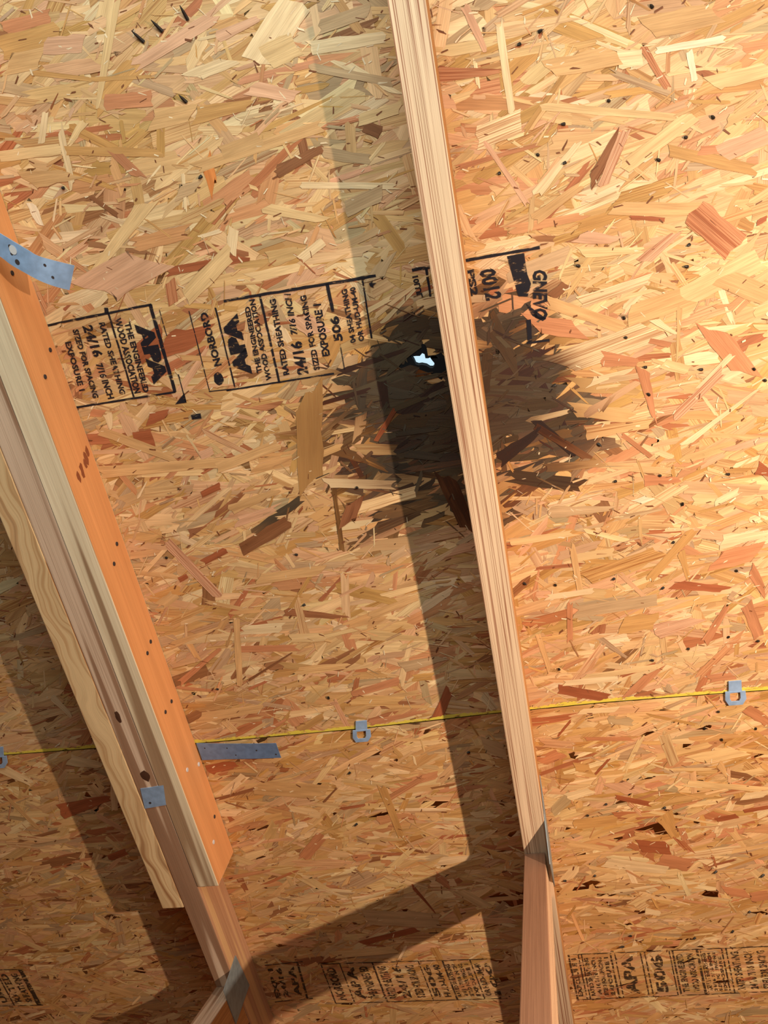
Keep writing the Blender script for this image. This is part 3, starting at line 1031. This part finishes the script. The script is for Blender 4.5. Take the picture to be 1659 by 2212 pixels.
vo0, vo1 = pxu(506, 1838, UO1)[1], px(470, 1914, 3.5)[1]
oc0 = chord_corners(UB1 + 0.02, UO1, -62, 0, 3.5)[0]
oc1 = [(UB1 + 0.02, vo0, 0.062), (UB1 + 0.02, vo1, 3.5), (UO1, vo1, 3.5), (UO1, vo0, 0.062)]
ob = thing('splice_board', 'orange faced splice board nailed to the left truss with an angled lower end', 'lumber', (-16.1, 0, 0))
hexa('board', [oc0, oc1], [M_CREAM, M_ORANGE], ob, n=60, fmat=(0, 0, 1, 1, 1))


def face_nail(q, r, mat, parent, name='nail_head'):
    c = pxu(*q, UO1)
    V, Fc = [], []
    m = 12
    for t, rr in ((0.005, r), (0.045, r * 0.92)):
        for i in range(m):
            a = 2 * math.pi * i / m
            V.append((UO1 + t, c[1] + rr * math.cos(a), c[2] + rr * math.sin(a)))
    Fc.append(tuple(range(m, 2 * m)))
    for i in range(m):
        Fc.append((i, (i + 1) % m, m + (i + 1) % m, m + i))
    return build(name, V, Fc, mat, parent)


for q in ((108, 756), (97, 814), (252, 1175), (246, 1218), (325, 1386), (318, 1411), (370, 1515), (357, 1538), (463, 1764), (26, 590)):
    face_nail(q, 0.13, M_HOLE, ob)
for q in ((404, 1663), (429, 1651), (461, 1819)):
    face_nail(q, 0.15, M_NAILHEAD, ob)['label'] = 'bright nail head'
# the torn knot in the face
V, Fc = [], []
cpx = pxu(181, 1003, UO1)
for i in range(7):
    c = pxu(172 + i * 3 + random.uniform(-4, 4), 1030 - i * 9, UO1)
    b0 = len(V)
    for t in np.linspace(0, 2 * math.pi, 9, endpoint=False):
        V.append((UO1 + 0.006 + i * 0.0015, c[1] + 0.34 * math.cos(t) * random.uniform(0.6, 1.2), c[2] + 0.19 * math.sin(t) * random.uniform(0.6, 1.2)))
    Fc.append(tuple(range(b0, b0 + 9)))
build('knot', V, Fc, plain('red_brown_torn_grain', srgb(150, 82, 50), 0.5), ob)


# ------------------------------------------------------------------ steel straps
def strap(name, tops, bots, ws, mat, label, cat, holes=(), nailhead=None, sub=6, thick=0.045):
    """a bent ribbon through photo pixels at heights ws"""
    T = np.array([px(*p, w) for p, w in zip(tops, ws)])
    B = np.array([px(*p, w) for p, w in zip(bots, ws)])

    def cr(P):
        out = []
        for i in range(len(P) - 1):
            p0, p1, p2, p3 = P[max(i - 1, 0)], P[i], P[i + 1], P[min(i + 2, len(P) - 1)]
            for t in np.linspace(0, 1, sub, endpoint=False):
                out.append(0.5 * (2 * p1 + (p2 - p0) * t + (2 * p0 - 5 * p1 + 4 * p2 - p3) * t * t + (3 * p1 - p0 - 3 * p2 + p3) * t ** 3))
        out.append(P[-1])
        return np.array(out)
    T, B = cr(T), cr(B)
    n = len(T)
    V, Fc = [], []
    for i in range(n):
        a = T[min(i + 1, n - 1)] - T[max(i - 1, 0)]
        nr = np.cross(a, B[i] - T[i])
        nr /= np.linalg.norm(nr)
        if nr[2] < 0:
            nr = -nr
        V += [T[i], B[i], B[i] - nr * thick, T[i] - nr * thick]
    for i in range(n - 1):
        for j in range(4):
            k_ = (j + 1) % 4
            Fc.append((i * 4 + j, i * 4 + k_, (i + 1) * 4 + k_, (i + 1) * 4 + j))
    Fc += [(0, 1, 2, 3), tuple((n - 1) * 4 + j for j in (3, 2, 1, 0))]
    c = (T[n // 2] + B[n // 2]) / 2
    root = thing(name, label, cat, tuple(c))
    o = build('strap', V, Fc, mat, root)
    o.data.shade_smooth()
    try:
        o.data.set_sharp_from_angle(angle=0.6)
    except Exception:
        pass

    def disc(q, r, m_, nm, lift):
        # find the ribbon height nearest this pixel
        best = min(np.arange(0.0, 6.0, 0.02), key=lambda w: min(np.linalg.norm((T[i] * (1 - s) + B[i] * s) - np.array(px(*q, w))) for i in range(n) for s in (0.25, 0.5, 0.75)))
        p = np.array(px(*q, best))
        i = min(range(n), key=lambda i: np.linalg.norm((T[i] + B[i]) / 2 - p))
        a = T[min(i + 1, n - 1)] - T[max(i - 1, 0)]
        a /= np.linalg.norm(a)
        b = (B[i] - T[i]); b /= np.linalg.norm(b)
        nr = np.cross(a, b)
        if nr[2] < 0:
            nr = -nr
        # put it on the ribbon plane
        p = p - nr * np.dot(p - (T[i] + B[i]) / 2, nr) + nr * lift
        VV = [p + (a * math.cos(t) + b * math.sin(t)) * r for t in np.linspace(0, 2 * math.pi, 12, endpoint=False)]
        return build(nm, VV, [tuple(range(12))], m_, root)
    for q, r in holes:
        disc(q, r, M_HOLE, 'nail_hole', 0.012)
    if nailhead:
        disc(nailhead, 0.20, M_NAILHEAD, 'nail_head', 0.02)
    return root


strap('steel_strap', [(-100, 430), (-45, 475), (0, 504), (28, 521), (60, 540), (81, 552), (110, 561), (161, 574)],
      [(-100, 484), (-45, 526), (0, 554), (24, 572), (55, 590), (85, 606), (116, 618), (150, 627)],
      [3.60, 3.60, 3.62, 3.66, 3.62, 3.45, 3.15, 2.7], M_STEEL, 'shiny bent steel strap with punched holes across the left boards, its end curled free', 'metal strap',
      holes=(((22, 533), 0.10), ((38, 566), 0.12), ((97, 573), 0.07), ((114, 599), 0.07), ((25, 548), 0.07)), nailhead=(27, 540))
strap('steel_strap', [(424, 1606), (480, 1607), (540, 1607), (596, 1606)], [(437, 1642), (492, 1640), (548, 1639), (607, 1637)],
      [0.22, 0.3, 0.42, 0.55], M_STEEL_DULL, 'dull blue steel strap lying flat on the roof panel below the yellow seam', 'metal strap',
      holes=(((442, 1617), 0.05), ((490, 1617), 0.05), ((555, 1619), 0.06), ((510, 1630), 0.05), ((596, 1630), 0.06)))
strap('steel_strap', [(303, 1704), (327, 1701), (353, 1696)], [(313, 1747), (336, 1743), (359, 1739)],
      [3.5, 3.51, 3.5], M_STEEL, 'short blue grey steel strap across the left truss rafter edge below its knots', 'metal strap',
      holes=(((324, 1735), 0.09),))


# ------------------------------------------------------------------ panel clips on the seam
def clip(cx, cy, sx, label):
    c = px(cx, cy)
    root = thing('panel_clip', label, 'panel clip', (c[0], c[1], 0.06), group='panel edge clips on the yellow seam')
    S = sx
    Q = lambda x, y, w: px(cx + x * S, cy + y * S, w)
    # upper tab, stepped over the edge
    V = [Q(-12, -22, 0.10), Q(11, -24, 0.10), Q(12, -4, 0.12), Q(-12, -2, 0.12)]
    V += [(p[0], p[1], p[2] + 0.05) for p in V]
    Fc = [(0, 1, 2, 3), (7, 6, 5, 4), (0, 1, 5, 4), (1, 2, 6, 5), (2, 3, 7, 6), (3, 0, 4, 7)]
    build('tab', V, Fc, M_STEEL, root, bevel=0.012)
    # lower U shaped frame
    outl = [(-19, -3), (19, -5), (21, 10), (14, 21), (-12, 23), (-19, 13)]
    inl = [(-10, 0), (9, -2), (10, 9), (7, 14), (-7, 15), (-10, 10)]
    V = [Q(x, y, 0.13) for x, y in outl] + [Q(x, y, 0.13) for x, y in inl]
    V += [(p[0], p[1], 0.18) for p in V]
    Fc = []
    for i in range(6):
        j = (i + 1) % 6
        Fc += [(12 + i, 12 + j, 18 + j, 18 + i), (j, i, 6 + i, 6 + j), (i, j, 12 + j, 12 + i), (6 + j, 6 + i, 18 + i, 18 + j)]
    build('frame', V, Fc, M_STEEL, root, bevel=0.014)
    return root


clip(781, 1580, 1.0, 'small steel clip on the yellow seam between the two rafters')
clip(1588, 1497, 1.15, 'small steel clip on the yellow seam at the right edge of the photo')
clip(-4, 1637, 1.0, 'small steel clip on the yellow seam at the left edge of the photo')


# ------------------------------------------------------------------ the rest of the attic (out of frame)
def shell(name, pts, mat, label):
    me = bpy.data.meshes.new(name)
    me.from_pydata([tuple(p) for p in pts], [], [tuple(range(len(pts)))])
    me.materials.append(mat)
    o = bpy.data.objects.new(name, me)
    C.objects.link(o)
    o['kind'] = 'structure'
    o['label'] = label
    return o


def insulation():
    k = NT('loose_insulation', 0.9, 0.1)
    tc_ = k.n('ShaderNodeTexCoord')
    no = k.n('ShaderNodeTexNoise')
    no.inputs['Scale'].default_value = 14
    no.inputs['Detail'].default_value = 6
    k.l(tc_.outputs['Object'], no.inputs['Vector'])
    k.l(k.ramp(no.outputs['Fac'], [(0.35, srgb(116, 74, 38)), (0.65, srgb(150, 100, 54))]), k.b.inputs['Base Color'])
    return k.m


ridge = DECK @ loc((0, -75, 0))
eave = DECK @ loc((0, 188, 0))
XW = 84 * IN
far = 2 * ridge.y - eave.y
fz = -0.05
M_INS = insulation()
shell('floor', [(-XW, far, fz), (XW, far, fz), (XW, eave.y + 0.3, fz), (-XW, eave.y + 0.3, fz)], M_INS, 'attic floor under loose insulation')
shell('ceiling', [(-XW, ridge.y, ridge.z), (XW, ridge.y, ridge.z), (XW, far, eave.z), (-XW, far, eave.z)], M_CORE, 'far slope of the roof deck')
for nm, x in (('wall_left', -XW), ('wall_right', XW)):
    shell(nm, [(x, far, fz), (x, eave.y + 0.3, fz), (x, eave.y, eave.z), (x, ridge.y, ridge.z), (x, far, eave.z)], M_CORE, 'gable wall of the attic')

for o in bpy.data.objects:
    if 'base' in o:
        del o['base']
